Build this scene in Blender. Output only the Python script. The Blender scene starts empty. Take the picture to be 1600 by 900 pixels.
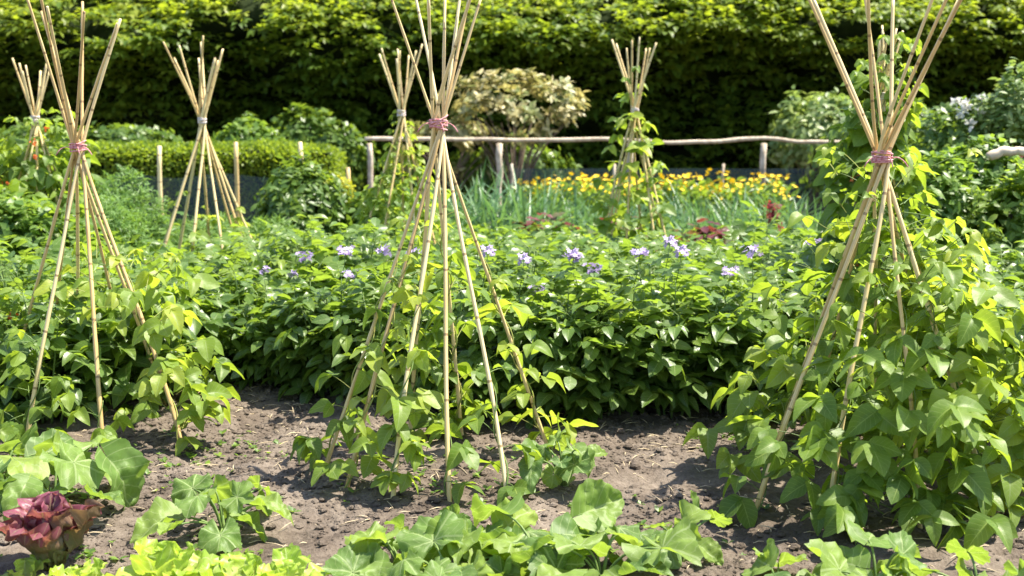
import bpy, math
import numpy as np
from mathutils import Vector

scene = bpy.context.scene
COL = scene.collection
rng = np.random.default_rng(7)
R = math.radians

# ------------------------------------------------------------------ camera
CAM_H, PITCH, FPX = 1.6, R(8.7), 1900.0
cam_d = bpy.data.cameras.new('camera'); cam = bpy.data.objects.new('camera', cam_d); COL.objects.link(cam)
cam.location = (0, 0, CAM_H); cam.rotation_euler = (R(90) - PITCH, 0, 0)
cam_d.sensor_width = 36; cam_d.lens = FPX / 1600 * 36; cam_d.clip_end = 2000
cam_d.dof.use_dof = True; cam_d.dof.focus_distance = 5.1; cam_d.dof.aperture_fstop = 2.8
scene.camera = cam

def ray(px, py):
    u, v = (px - 800) / FPX, (450 - py) / FPX
    return np.array([u, math.cos(PITCH) + v * math.sin(PITCH), -math.sin(PITCH) + v * math.cos(PITCH)])
def G(px, py, z=0.0):                  # point of the ground seen at a measured photo position
    d = ray(px, py); t = (z - CAM_H) / d[2]
    return np.array([0, 0, CAM_H]) + d * t
def P(px, py, D):                      # point at ground distance D seen there
    d = ray(px, py); return np.array([0, 0, CAM_H]) + d * (D / d[1])

# ------------------------------------------------------------------ helpers
def nrm(a):
    a = np.asarray(a, float); return a / np.maximum(np.linalg.norm(a, axis=-1, keepdims=True), 1e-9)

_lat = np.random.default_rng(3).random((256, 256))
def vnoise(x, y):
    x = np.asarray(x, float); y = np.asarray(y, float)
    xi = np.floor(x).astype(int); yi = np.floor(y).astype(int)
    fx = x - xi; fy = y - yi; fx = fx*fx*(3-2*fx); fy = fy*fy*(3-2*fy)
    a = _lat[xi & 255, yi & 255]; b = _lat[(xi+1) & 255, yi & 255]
    c = _lat[xi & 255, (yi+1) & 255]; d = _lat[(xi+1) & 255, (yi+1) & 255]
    return (a*(1-fx)+b*fx)*(1-fy) + (c*(1-fx)+d*fx)*fy - .5
def fbm(x, y, o=4):
    s = 0; a = 1
    for i in range(o):
        s = s + a*vnoise(x*2**i + 17*i, y*2**i + 31*i); a *= .5
    return s

class MB:
    """Collects quads; build() links them as one mesh object."""
    def __init__(s): s.v = []; s.f = []; s.uv = []; s.r = []; s.n = 0
    def raw(s, v, f, uv=None, r=None):
        v = np.asarray(v, float); f = np.asarray(f, int)
        s.v.append(v); s.f.append(f + s.n); s.n += len(v)
        s.uv.append(np.zeros((len(f)*4, 2)) if uv is None else uv)
        s.r.append(np.full(len(f), rng.random()) if r is None else r)
    def leaves(s, tpl, pos, fwd, up, size, rnd=None):
        tv, tf, tuv = tpl
        pos = np.atleast_2d(pos); n = len(pos)
        if n == 0: return
        fwd = nrm(np.atleast_2d(fwd)); up = np.atleast_2d(up)
        rt = np.cross(fwd, up); bad = np.linalg.norm(rt, axis=1) < 1e-4
        rt[bad] = np.cross(fwd[bad], np.array([.3, .8, .5])); rt = nrm(rt); u = np.cross(rt, fwd)
        size = np.broadcast_to(np.asarray(size, float), (n,))
        v = (tv[None, :, 0:1]*rt[:, None] + tv[None, :, 1:2]*fwd[:, None] + tv[None, :, 2:3]*u[:, None])*size[:, None, None] + pos[:, None]
        k = len(tv)
        f = tf[None] + (np.arange(n)*k)[:, None, None]
        rnd = rng.random(n) if rnd is None else np.broadcast_to(rnd, (n,))
        s.raw(v.reshape(-1, 3), f.reshape(-1, 4), np.tile(tuv[tf].reshape(-1, 2), (n, 1)), np.repeat(rnd, len(tf)))
    def tube(s, pts, rad, seg=6, r=None, cap=True):
        pts = np.asarray(pts, float); n = len(pts); rad = np.broadcast_to(rad, (n,))
        tg = nrm(np.gradient(pts, axis=0))
        ref = np.where(np.abs(tg[:, 2:3]) > .9, np.array([[1., 0, 0]]), np.array([[0, 0, 1.]]))
        if np.abs(tg[:, 2]).max() > .6: ref = np.tile([[1., .13, 0]], (n, 1))
        a = nrm(np.cross(tg, ref)); b = np.cross(tg, a)
        th = np.arange(seg)*2*math.pi/seg
        v = pts[:, None] + rad[:, None, None]*(np.cos(th)[None, :, None]*a[:, None] + np.sin(th)[None, :, None]*b[:, None])
        i = np.arange(n-1)[:, None]*seg; j = np.arange(seg)[None]; k = (np.arange(seg)+1) % seg
        f = np.stack([i+j, i+k[None], i+seg+k[None], i+seg+j], -1).reshape(-1, 4)
        L = np.concatenate([[0], np.cumsum(np.linalg.norm(np.diff(pts, axis=0), axis=1))])
        vv = v.reshape(-1, 3)
        uvv = np.stack([np.tile(np.arange(seg)/seg, n), np.repeat(L, seg)], -1)
        if cap:
            o = len(vv); vv = np.vstack([vv, pts[-1:] + tg[-1:]*rad[-1]*.15, pts[:1]])
            uvv = np.vstack([uvv, [[.5, L[-1]], [.5, 0]]])
            e = (n-1)*seg; cf = []
            for q in range(0, seg, 2):
                cf.append([e+q, e+(q+1) % seg, e+(q+2) % seg, o]); cf.append([(q+2) % seg, (q+1) % seg, q, o+1])
            f = np.vstack([f, cf])
        s.raw(vv, f, uvv[f].reshape(-1, 2), np.full(len(f), rng.random() if r is None else r))
    def build(s, name, mat, parent=None, smooth=True, origin=None):
        me = bpy.data.meshes.new(name)
        if s.v:
            v = np.vstack(s.v); f = np.vstack(s.f); uv = np.vstack(s.uv); r = np.concatenate(s.r)
            if origin is not None: v = v - np.asarray(origin)
            me.vertices.add(len(v)); me.vertices.foreach_set('co', v.astype(np.float32).ravel())
            me.loops.add(f.size); me.loops.foreach_set('vertex_index', f.astype(np.int32).ravel())
            me.polygons.add(len(f)); me.polygons.foreach_set('loop_start', np.arange(len(f), dtype=np.int32)*4)
            me.polygons.foreach_set('use_smooth', np.full(len(f), smooth))
            me.update(calc_edges=True)
            ul = me.uv_layers.new(name='UVMap'); ul.data.foreach_set('uv', uv.astype(np.float32).ravel())
            at = me.attributes.new('lrand', 'FLOAT', 'FACE'); at.data.foreach_set('value', r.astype(np.float32))
        me.materials.append(mat)
        o = bpy.data.objects.new(name, me); COL.objects.link(o)
        if parent is not None: o.parent = parent
        return o

def thing(name, label, cat, loc=(0, 0, 0), group=None, rz=0.0):
    o = bpy.data.objects.new(name, None); COL.objects.link(o); o.empty_display_size = .1
    o.location = [float(c) for c in loc]; o.rotation_euler = (0, 0, float(rz)); tag(o, label, cat, group); return o
def tag(o, label, cat, group=None):
    o['label'] = label; o['category'] = cat
    if group: o['group'] = group
    return o
def dup(root):
    r = root.copy(); COL.objects.link(r)
    for ch in list(root.children):
        c = ch.copy(); COL.objects.link(c); c.parent = r
        for g in list(ch.children):
            d = g.copy(); COL.objects.link(d); d.parent = c
    return r
class Kind:
    """One or more built plants; place() moves the first uses and copies after that."""
    def __init__(s, roots): s.roots = roots; s.used = [False]*len(roots)
    def place(s, loc, label, group=None, rz=None, sc=1.0, i=None, cat=None, szv=1.0):
        i = int(rng.integers(len(s.roots))) if i is None else i % len(s.roots)
        o = dup(s.roots[i]) if s.used[i] else s.roots[i]; s.used[i] = True
        o.location = [float(c) for c in loc]; o.rotation_euler = (0, 0, float(rng.random()*6.283 if rz is None else rz)); o.scale = (sc, sc, sc*szv)
        o['label'] = label
        if group: o['group'] = group
        if cat: o['category'] = cat
        return o
    def done(s):
        for u, o in zip(s.used, s.roots):
            if not u:
                for c in list(o.children):
                    for g in list(c.children): bpy.data.objects.remove(g)
                    bpy.data.objects.remove(c)
                bpy.data.objects.remove(o)

# ------------------------------------------------------------------ leaf shapes  (x width, y length, z normal)
def leaf_tpl(nl=5, nw=4, width=.6, shape='ovate', fold=.2, droop=.25, ripple=0., rf=9., lobe=0., seed=0, twist=0., cup=0., puck=0., pf=7.):
    g = np.random.default_rng(seed)
    t = np.linspace(0, 1, nl+1)[:, None]; s = np.linspace(-1, 1, nw+1)[None]
    if shape == 'ovate': w = np.sin(np.pi*np.clip(t, 0, 1)**.62)**.85*(1-.25*t)
    elif shape == 'oval': w = np.sin(np.pi*np.clip(t, 0, 1)**.78)**.72*(1-.12*t)
    elif shape == 'round': w = np.sin(np.pi*np.clip(t, 0, 1)**.66)**.7*(1-.2*t)*(1+(.05*np.sin(t*34+seed) if nl > 12 else 0))
    elif shape == 'elliptic': w = np.sin(np.pi*t)**.75
    elif shape == 'lance': w = np.sin(np.pi*t**.8)**1.0
    elif shape == 'blade': w = (1-t**2.2)**.8*(.75+.25*t)
    elif shape == 'spoon': w = np.clip(.28+1.0*t**1.1, 0, 1)*np.sqrt(np.clip(1-np.clip((t-.72)/.28, 0, 1)**2.4, 0, 1))
    elif shape == 'cos': w = np.clip(.62+.45*t, 0, 1)*np.sqrt(np.clip(1-np.clip((t-.68)/.32, 0, 1)**2.2, 0, 1))
    elif shape == 'heart': w = np.sqrt(np.clip(1-(1-np.clip(t/.3, 0, 1))**2, 0, 1))*np.where(t < .3, 1, np.cos(np.clip((t-.3)/.7, 0, 1)*np.pi/2)**.8)
    w = np.maximum(w, .025)
    x = s*w*width/2
    y = t - lobe*np.abs(s)**1.3*(1-t)**4 + 0*s
    ph = g.random()*6.28
    z = fold*np.abs(x) - droop*y*np.abs(y) + ripple*np.sin(rf*t*2+ph+1.3*np.sign(s))*np.abs(s)**1.5*np.sqrt(w) + cup*(x*2)**2 + twist*x*t
    if ripple: x = x*(1+ripple*1.2*np.sin(rf*1.7*t+ph*2))
    if puck: z = z + puck*(vnoise(x*pf*1.3+seed*3.1, y*pf+seed)*2 + .5*vnoise(x*pf*3+seed, y*pf*2.6+9))*np.minimum(1, 3*t)
    v = np.stack([x + 0*t, y, z], -1).reshape(-1, 3)
    i = np.arange(nl)[:, None]*(nw+1) + np.arange(nw)[None]
    f = np.stack([i, i+1, i+nw+2, i+nw+1], -1).reshape(-1, 4)
    uv = np.stack([(s*.5+.5) + 0*t, t + 0*s], -1).reshape(-1, 2)
    return v, f, uv
def palm_tpl(rings=9, seg=52, lobes=.10, teeth=.045, wave=.06, droop=.25, fold=.15, seed=0):
    """Broad squash leaf: petiole joins at the notch (origin); blade spreads round and ahead of it."""
    g = np.random.default_rng(seed)
    th = np.linspace(-1, 1, seg+1)*np.pi*.985
    r = .56*(1 + lobes*np.cos(5*th*.99) + .06*np.cos(th)) * (1+teeth*np.sin(23*th+g.random()*6))
    notch = np.clip((np.abs(th)-2.45)/.65, 0, 1); r = r*(1-.55*notch**1.5)
    q = (np.linspace(.03, 1, rings+1))[:, None]
    x = q*r*np.sin(th)[None]; y = q*r*np.cos(th)[None]
    ph = g.random(3)*6.28
    z = q*(.06*vnoise(x*5+seed*7, y*5)*2+.05*vnoise(x*13+seed, y*13)) + wave*q**2*(np.sin(3*th+ph[0])+.7*np.sin(7*th+ph[1]))[None] + .02*q*np.sin(14*th+ph[2])[None] - droop*(x*x+y*np.abs(y)*.8) + fold*np.abs(x)
    v = np.stack([x, y + .04, z], -1).reshape(-1, 3)
    n = seg+1
    i = np.arange(rings)[:, None]*n + np.arange(seg)[None]
    f = np.stack([i, i+n, i+n+1, i+1], -1).reshape(-1, 4)
    uv = np.stack([(th/np.pi*.5+.5)[None] + 0*q, q + 0*th[None]], -1).reshape(-1, 2)
    return v, f, uv

BEAN = [leaf_tpl(8, 6, .80, 'round', .12+.12*k, .15+.14*k, .035, 5, .12, k, .2*(k-1)) for k in range(4)]
POT = [leaf_tpl(5, 4, .66, 'oval', .08+.13*k, .05+.14*k, .02, 6, .03, 10+k) for k in range(4)]
ELL = [leaf_tpl(3, 2, .42, 'elliptic', .2, .1+.15*k, 0, 5, 0, 20+k) for k in range(3)]
SMALL = [leaf_tpl(2, 2, .62, 'elliptic', .15, .1+.2*k, 0, 5, 0, 30+k) for k in range(2)]
HEDGE = [leaf_tpl(3, 2, .66, 'ovate', .2, .1+.15*k, 0, 5, 0, 33+k) for k in range(3)]
BLADE = [leaf_tpl(7, 2, .045, 'blade', .35, .05+.3*k, 0, 5, 0, 40+k) for k in range(4)]
LETT = [leaf_tpl(16, 14, .8, 'spoon', .12, -.2+.25*k, .085, 10, 0, 50+k, 0, .3, .07, 6) for k in range(5)]
COSL = [leaf_tpl(22, 16, .52, 'cos', .1, -.2+.13*k, .06, 11, 0, 60+k, 0, .6, .10, 9) for k in range(4)]
SQH = [leaf_tpl(22, 14, .95, 'round', [.45,.25,.6,.1][k], .1+.2*k, .07, 6, .28, 90+k, .2*(k-1.5), 0, .085, 7) for k in range(4)]
SQ = [palm_tpl(seed=k, droop=.1+.12*k, wave=.05+.015*k, fold=[.1,.5,.3,-.25][k % 4], lobes=.04+.025*(k % 3)) for k in range(8)]
CHARD = [leaf_tpl(6, 4, .5, 'elliptic', .15, .2+.2*k, .05, 7, 0, 70+k) for k in range(3)]

# ------------------------------------------------------------------ materials
def new_mat(name):
    m = bpy.data.materials.new(name); m.use_nodes = True; nt = m.node_tree; nt.nodes.clear()
    out = nt.nodes.new('ShaderNodeOutputMaterial'); return m, nt, out
def N(nt, t, **kw):
    n = nt.nodes.new(t)
    for k, v in kw.items(): setattr(n, k, v)
    return n
def ramp(nt, fac, stops):
    n = N(nt, 'ShaderNodeValToRGB'); cr = n.color_ramp
    while len(cr.elements) < len(stops): cr.elements.new(.5)
    for e, (p, c) in zip(cr.elements, stops): e.position = p; e.color = (*c, 1)
    nt.links.new(fac, n.inputs['Fac']); return n.outputs['Color']
def mathn(nt, op, a, b=None, c=None):
    n = N(nt, 'ShaderNodeMath', operation=op)
    for i, x in enumerate((a, b, c)):
        if x is None: continue
        if isinstance(x, (int, float)): n.inputs[i].default_value = x
        else: nt.links.new(x, n.inputs[i])
    return n.outputs[0]
def mixc(nt, fac, a, b, bt='MIX'):
    n = N(nt, 'ShaderNodeMix', data_type='RGBA', blend_type=bt)
    for s, x in ((n.inputs[0], fac), (n.inputs[6], a), (n.inputs[7], b)):
        if isinstance(x, (int, float)): s.default_value = x
        elif isinstance(x, tuple): s.default_value = (*x, 1)
        else: nt.links.new(x, s)
    return n.outputs[2]

def leaf_mat(name, stops, trans, tfac=.38, rough=.42, spec=.45, vein=None, vcol=(.25, .32, .12), blotch=0.25, base=None):
    m, nt, out = new_mat(name)
    at = N(nt, 'ShaderNodeAttribute', attribute_name='lrand')
    oi = N(nt, 'ShaderNodeObjectInfo')
    f = mathn(nt, 'ADD', mathn(nt, 'MULTIPLY', at.outputs['Fac'], .8), mathn(nt, 'MULTIPLY', oi.outputs['Random'], .2))
    col = ramp(nt, f, stops)
    tc = N(nt, 'ShaderNodeTexCoord')
    no = N(nt, 'ShaderNodeTexNoise'); no.inputs['Scale'].default_value = 22; no.inputs['Detail'].default_value = 3
    nt.links.new(tc.outputs['Object'], no.inputs['Vector'])
    v = mathn(nt, 'ADD', mathn(nt, 'MULTIPLY', no.outputs['Fac'], blotch*2), 1-blotch)
    hs = N(nt, 'ShaderNodeHueSaturation'); nt.links.new(col, hs.inputs['Color']); nt.links.new(v, hs.inputs['Value'])
    hs.inputs['Hue'].default_value = .5
    col = hs.outputs['Color']
    bump_in = no.outputs['Fac']
    if base:
        un = N(nt, 'ShaderNodeUVMap'); sp = N(nt, 'ShaderNodeSeparateXYZ'); nt.links.new(un.outputs['UV'], sp.inputs[0])
        mr = N(nt, 'ShaderNodeMapRange'); nt.links.new(mathn(nt, 'ADD', sp.outputs[1], mathn(nt, 'MULTIPLY', mathn(nt, 'SUBTRACT', no.outputs['Fac'], .5), .5)), mr.inputs[0]); mr.inputs[1].default_value = .2; mr.inputs[2].default_value = .75
        col = mixc(nt, mr.outputs[0], base, col)
    if vein:
        uvn = N(nt, 'ShaderNodeUVMap'); sx = N(nt, 'ShaderNodeSeparateXYZ'); nt.links.new(uvn.outputs['UV'], sx.inputs[0])
        U, V = sx.outputs[0], sx.outputs[1]
        if vein == 'pinnate':
            d = mathn(nt, 'ABSOLUTE', mathn(nt, 'SUBTRACT', U, .5))
            mid = mathn(nt, 'LESS_THAN', d, .022)
            side = mathn(nt, 'FRACT', mathn(nt, 'MULTIPLY', mathn(nt, 'SUBTRACT', V, mathn(nt, 'MULTIPLY', d, .55)), 7.0))
            sv = mathn(nt, 'LESS_THAN', mathn(nt, 'ABSOLUTE', mathn(nt, 'SUBTRACT', side, .5)), .055)
        else:
            side0 = mathn(nt, 'FRACT', mathn(nt, 'ADD', mathn(nt, 'MULTIPLY', U, 7.0), .0))
            d = mathn(nt, 'MULTIPLY', mathn(nt, 'ABSOLUTE', mathn(nt, 'SUBTRACT', side0, .5)), V)
            mid = mathn(nt, 'LESS_THAN', d, .028)
            side = mathn(nt, 'FRACT', mathn(nt, 'MULTIPLY', mathn(nt, 'SUBTRACT', V, mathn(nt, 'MULTIPLY', d, .9)), 5.0))
            sv = mathn(nt, 'LESS_THAN', mathn(nt, 'ABSOLUTE', mathn(nt, 'SUBTRACT', side, .5)), .05)
        vv = mathn(nt, 'MAXIMUM', mathn(nt, 'MULTIPLY', mid, .85), mathn(nt, 'MULTIPLY', sv, .5))
        col = mixc(nt, vv, col, vcol)
        bump_in = mathn(nt, 'SUBTRACT', no.outputs['Fac'], vv)
    bp = N(nt, 'ShaderNodeBump'); bp.inputs['Strength'].default_value = .5; bp.inputs['Distance'].default_value = .006
    nt.links.new(bump_in, bp.inputs['Height'])
    pb = N(nt, 'ShaderNodeBsdfPrincipled'); pb.inputs['Roughness'].default_value = rough; pb.inputs['Specular IOR Level'].default_value = spec
    nt.links.new(col, pb.inputs['Base Color']); nt.links.new(bp.outputs[0], pb.inputs['Normal'])
    tr = N(nt, 'ShaderNodeBsdfTranslucent')
    tcol = mixc(nt, .55, (trans[0], trans[1], trans[2]), mixc(nt, 1.0, col, (2.2, 2.2, 1.2), 'MULTIPLY'))
    nt.links.new(tcol, tr.inputs['Color']); nt.links.new(bp.outputs[0], tr.inputs['Normal'])
    ms = N(nt, 'ShaderNodeMixShader'); ms.inputs[0].default_value = tfac
    nt.links.new(pb.outputs[0], ms.inputs[1]); nt.links.new(tr.outputs[0], ms.inputs[2]); nt.links.new(ms.outputs[0], out.inputs['Surface'])
    return m

M = {}
M['potato'] = leaf_mat('potato_leaf', [(0, (.05, .10, .018)), (.45, (.085, .155, .025)), (.8, (.14, .21, .03)), (1, (.21, .28, .035))], (.34, .45, .03), .44, .38, .55, 'pinnate')
M['bean'] = leaf_mat('bean_leaf', [(0, (.06, .12, .018)), (.5, (.105, .18, .025)), (.85, (.18, .26, .03)), (.95, (.27, .31, .03)), (1, (.42, .36, .04))], (.46, .54, .03), .48, .47, .42, 'pinnate', (.24, .32, .08))
M['bean_pale'] = leaf_mat('young_bean_leaf', [(0, (.09, .155, .02)), (.5, (.16, .24, .03)), (1, (.33, .36, .04))], (.46, .53, .04), .47, .47, .4, 'pinnate')
M['squash'] = leaf_mat('squash_leaf', [(0, (.075, .14, .035)), (.5, (.125, .20, .045)), (1, (.21, .28, .05))], (.34, .46, .035), .40, .5, .32, 'palmate', (.27, .34, .14), .4)
M['squash_plain'] = leaf_mat('plain_squash_leaf', [(0, (.075, .14, .035)), (.5, (.125, .20, .045)), (1, (.21, .28, .05))], (.34, .46, .035), .40, .5, .32, 'pinnate', (.27, .34, .14), .4)
M['lettuce'] = leaf_mat('lettuce_leaf', [(0, (.16, .26, .03)), (.5, (.25, .36, .04)), (1, (.36, .45, .07))], (.5, .6, .06), .40, .42, .45, 'pinnate', (.42, .48, .2), .35, (.42, .46, .16))
M['redlettuce'] = leaf_mat('red_lettuce_leaf', [(.1, (.13, .15, .04)), (.38, (.17, .05, .065)), (1, (.21, .055, .095))], (.34, .12, .08), .36, .45, .5, 'pinnate', (.24, .16, .1), .45, (.15, .16, .06))
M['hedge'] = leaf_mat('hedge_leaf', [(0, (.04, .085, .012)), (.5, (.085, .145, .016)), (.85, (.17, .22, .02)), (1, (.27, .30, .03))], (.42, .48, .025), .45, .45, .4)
M['box'] = leaf_mat('clipped_leaf', [(0, (.08, .14, .015)), (.6, (.15, .22, .02)), (1, (.23, .29, .03))], (.42, .48, .03), .45, .45, .4)
M['leafy'] = leaf_mat('leafy_vegetable_leaf', [(0, (.05, .11, .02)), (.5, (.10, .18, .025)), (1, (.2, .28, .035))], (.36, .46, .04), .42, .42, .45)
M['leek'] = leaf_mat('leek_leaf', [(0, (.045, .115, .045)), (.5, (.075, .155, .06)), (1, (.12, .2, .08))], (.2, .36, .09), .3, .4, .5)
M['feather'] = leaf_mat('feathery_leaf', [(0, (.06, .13, .025)), (.5, (.10, .19, .035)), (1, (.16, .26, .05))], (.32, .45, .06), .38, .5, .4)
M['cream'] = leaf_mat('cream_leaf', [(0, (.09, .13, .03)), (.35, (.17, .20, .06)), (.65, (.40, .35, .17)), (1, (.56, .50, .30))], (.5, .42, .18), .3, .45, .4)
M['palegreen'] = leaf_mat('pale_green_leaf', [(0, (.06, .12, .03)), (.5, (.14, .21, .06)), (.8, (.28, .34, .13)), (1, (.45, .48, .25))], (.36, .44, .08), .36, .45, .4)
M['shrub'] = leaf_mat('shrub_leaf', [(0, (.045, .095, .018)), (.5, (.085, .15, .025)), (1, (.17, .24, .035))], (.33, .42, .03), .38, .42, .45)
M['golden'] = leaf_mat('golden_leaf', [(0, (.18, .22, .02)), (.5, (.32, .33, .03)), (1, (.45, .42, .04))], (.55, .5, .04), .38, .45, .4)
M['beet'] = leaf_mat('beet_leaf', [(0, (.07, .012, .018)), (.5, (.13, .03, .03)), (.75, (.09, .09, .03)), (1, (.1, .16, .03))], (.3, .06, .05), .32, .38, .5)
M['orach'] = leaf_mat('red_orach_leaf', [(0, (.14, .015, .02)), (1, (.32, .05, .06))], (.45, .06, .06), .34, .42, .45)

def simple_mat(name, c1, c2, scale=12, rough=.8, bump=.3, dist=.004, spec=.3, trans=0):
    m, nt, out = new_mat(name)
    tc = N(nt, 'ShaderNodeTexCoord'); no = N(nt, 'ShaderNodeTexNoise'); no.inputs['Scale'].default_value = scale; no.inputs['Detail'].default_value = 5
    nt.links.new(tc.outputs['Object'], no.inputs['Vector'])
    col = ramp(nt, no.outputs['Fac'], [(.3, c1), (.7, c2)])
    bp = N(nt, 'ShaderNodeBump'); bp.inputs['Strength'].default_value = bump; bp.inputs['Distance'].default_value = dist
    nt.links.new(no.outputs['Fac'], bp.inputs['Height'])
    pb = N(nt, 'ShaderNodeBsdfPrincipled'); pb.inputs['Roughness'].default_value = rough; pb.inputs['Specular IOR Level'].default_value = spec
    nt.links.new(col, pb.inputs['Base Color']); nt.links.new(bp.outputs[0], pb.inputs['Normal'])
    sh = pb.outputs[0]
    if trans:
        tr = N(nt, 'ShaderNodeBsdfTranslucent'); nt.links.new(col, tr.inputs['Color'])
        ms = N(nt, 'ShaderNodeMixShader'); ms.inputs[0].default_value = trans
        nt.links.new(sh, ms.inputs[1]); nt.links.new(tr.outputs[0], ms.inputs[2]); sh = ms.outputs[0]
    nt.links.new(sh, out.inputs['Surface']); return m
M['stem'] = simple_mat('green_stem', (.07, .13, .03), (.16, .22, .06), 20, .55)
M['palestem'] = simple_mat('pale_stem', (.22, .28, .08), (.32, .36, .14), 20, .5)
M['vine'] = simple_mat('yellowed_vine', (.28, .26, .07), (.22, .28, .06), 18, .6)
M['darkstem'] = simple_mat('dark_stem', (.05, .07, .03), (.10, .10, .05), 20, .6)
M['bark'] = simple_mat('bark', (.09, .065, .045), (.2, .15, .11), 30, .9, .6)
M['core'] = simple_mat('shade_core', (.008, .014, .004), (.018, .026, .007), 6, .95, .8, .05, .1)  # near-black colour for the hedge cores, inner shade painted in
M['wood'] = simple_mat('weathered_wood', (.34, .26, .18), (.60, .51, .40), 14, .85, .5)
M['purple'] = simple_mat('purple_petal', (.35, .26, .48), (.52, .43, .62), 40, .6, .1, .001, .3, .25)
M['orange'] = simple_mat('orange_petal', (.7, .13, .04), (.8, .22, .06), 40, .6, .1, .001, .3, .25)
M['yellow'] = simple_mat('yellow_petal', (.80, .50, .012), (.88, .66, .03), 40, .6, .1, .001, .3, .25)
M['white'] = simple_mat('white_petal', (.7, .66, .62), (.85, .82, .8), 40, .6, .1, .001, .3, .25)
M['straw'] = simple_mat('straw', (.35, .27, .17), (.55, .45, .3), 30, .8)
M['twine'] = simple_mat('pink_twine', (.42, .10, .12), (.72, .42, .42), 90, .9, .8, .002)
M['whitetwine'] = simple_mat('white_twine', (.5, .4, .38), (.78, .7, .66), 90, .9, .8, .002)

def cane_mat():
    m, nt, out = new_mat('bamboo')
    uvn = N(nt, 'ShaderNodeUVMap'); sx = N(nt, 'ShaderNodeSeparateXYZ'); nt.links.new(uvn.outputs['UV'], sx.inputs[0])
    at = N(nt, 'ShaderNodeAttribute', attribute_name='lrand'); oi = N(nt, 'ShaderNodeObjectInfo')
    mp = N(nt, 'ShaderNodeMapping'); mp.inputs['Scale'].default_value = (6, 1.3, 1); nt.links.new(uvn.outputs['UV'], mp.inputs['Vector'])
    ad = N(nt, 'ShaderNodeVectorMath', operation='ADD'); nt.links.new(mp.outputs[0], ad.inputs[0])
    cb = N(nt, 'ShaderNodeCombineXYZ'); nt.links.new(mathn(nt, 'MULTIPLY', oi.outputs['Random'], 40), cb.inputs[2]); nt.links.new(cb.outputs[0], ad.inputs[1])
    no = N(nt, 'ShaderNodeTexNoise'); no.inputs['Scale'].default_value = 4; no.inputs['Detail'].default_value = 4; nt.links.new(ad.outputs[0], no.inputs['Vector'])
    f = mathn(nt, 'ADD', mathn(nt, 'MULTIPLY', no.outputs['Fac'], .8), mathn(nt, 'MULTIPLY', at.outputs['Fac'], .35))
    col = ramp(nt, f, [(.25, (.30, .17, .065)), (.5, (.58, .42, .18)), (.8, (.74, .60, .33))])
    ring = mathn(nt, 'LESS_THAN', mathn(nt, 'ABSOLUTE', mathn(nt, 'SUBTRACT', mathn(nt, 'FRACT', mathn(nt, 'ADD', mathn(nt, 'MULTIPLY', sx.outputs[1], 3.7), mathn(nt, 'MULTIPLY', oi.outputs['Random'], 1.0))), .5)), .02)
    col = mixc(nt, mathn(nt, 'MULTIPLY', ring, .75), col, (.16, .09, .04))
    pb = N(nt, 'ShaderNodeBsdfPrincipled'); pb.inputs['Roughness'].default_value = .42; pb.inputs['Specular IOR Level'].default_value = .4
    nt.links.new(col, pb.inputs['Base Color']); nt.links.new(pb.outputs[0], out.inputs['Surface']); return m
M['cane'] = cane_mat()

def soil_mat():
    m, nt, out = new_mat('dry_soil')
    tc = N(nt, 'ShaderNodeTexCoord')
    def noise(sc, det=6, rough=.6):
        n = N(nt, 'ShaderNodeTexNoise'); n.inputs['Scale'].default_value = sc; n.inputs['Detail'].default_value = det; n.inputs['Roughness'].default_value = rough
        nt.links.new(tc.outputs['Object'], n.inputs['Vector']); return n.outputs['Fac']
    a, b, c = noise(1.7), noise(14), noise(75, 4)
    f = mathn(nt, 'ADD', mathn(nt, 'MULTIPLY', a, .45), mathn(nt, 'ADD', mathn(nt, 'MULTIPLY', b, .35), mathn(nt, 'MULTIPLY', c, .25)))
    col = ramp(nt, f, [(.34, (.04, .03, .023)), (.48, (.095, .074, .058)), (.62, (.17, .138, .112)), (.78, (.29, .245, .205))])
    bp = N(nt, 'ShaderNodeBump'); bp.inputs['Strength'].default_value = .9; bp.inputs['Distance'].default_value = .02
    nt.links.new(mathn(nt, 'ADD', b, mathn(nt, 'MULTIPLY', c, .6)), bp.inputs['Height'])
    pb = N(nt, 'ShaderNodeBsdfPrincipled'); pb.inputs['Roughness'].default_value = .95; pb.inputs['Specular IOR Level'].default_value = .15
    nt.links.new(col, pb.inputs['Base Color']); nt.links.new(bp.outputs[0], pb.inputs['Normal']); nt.links.new(pb.outputs[0], out.inputs['Surface']); return m
M['soil'] = soil_mat()

def net_mat():
    m, nt, out = new_mat('garden_net')
    tr = N(nt, 'ShaderNodeBsdfTransparent'); df = N(nt, 'ShaderNodeBsdfDiffuse'); df.inputs['Color'].default_value = (.085, .11, .115, 1)
    tc = N(nt, 'ShaderNodeTexCoord'); no = N(nt, 'ShaderNodeTexNoise'); no.inputs['Scale'].default_value = 5; nt.links.new(tc.outputs['Object'], no.inputs['Vector'])
    ms = N(nt, 'ShaderNodeMixShader'); nt.links.new(mathn(nt, 'ADD', mathn(nt, 'MULTIPLY', no.outputs['Fac'], .3), .35), ms.inputs[0])
    nt.links.new(tr.outputs[0], ms.inputs[1]); nt.links.new(df.outputs[0], ms.inputs[2]); nt.links.new(ms.outputs[0], out.inputs['Surface']); return m
M['net'] = net_mat()

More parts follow.
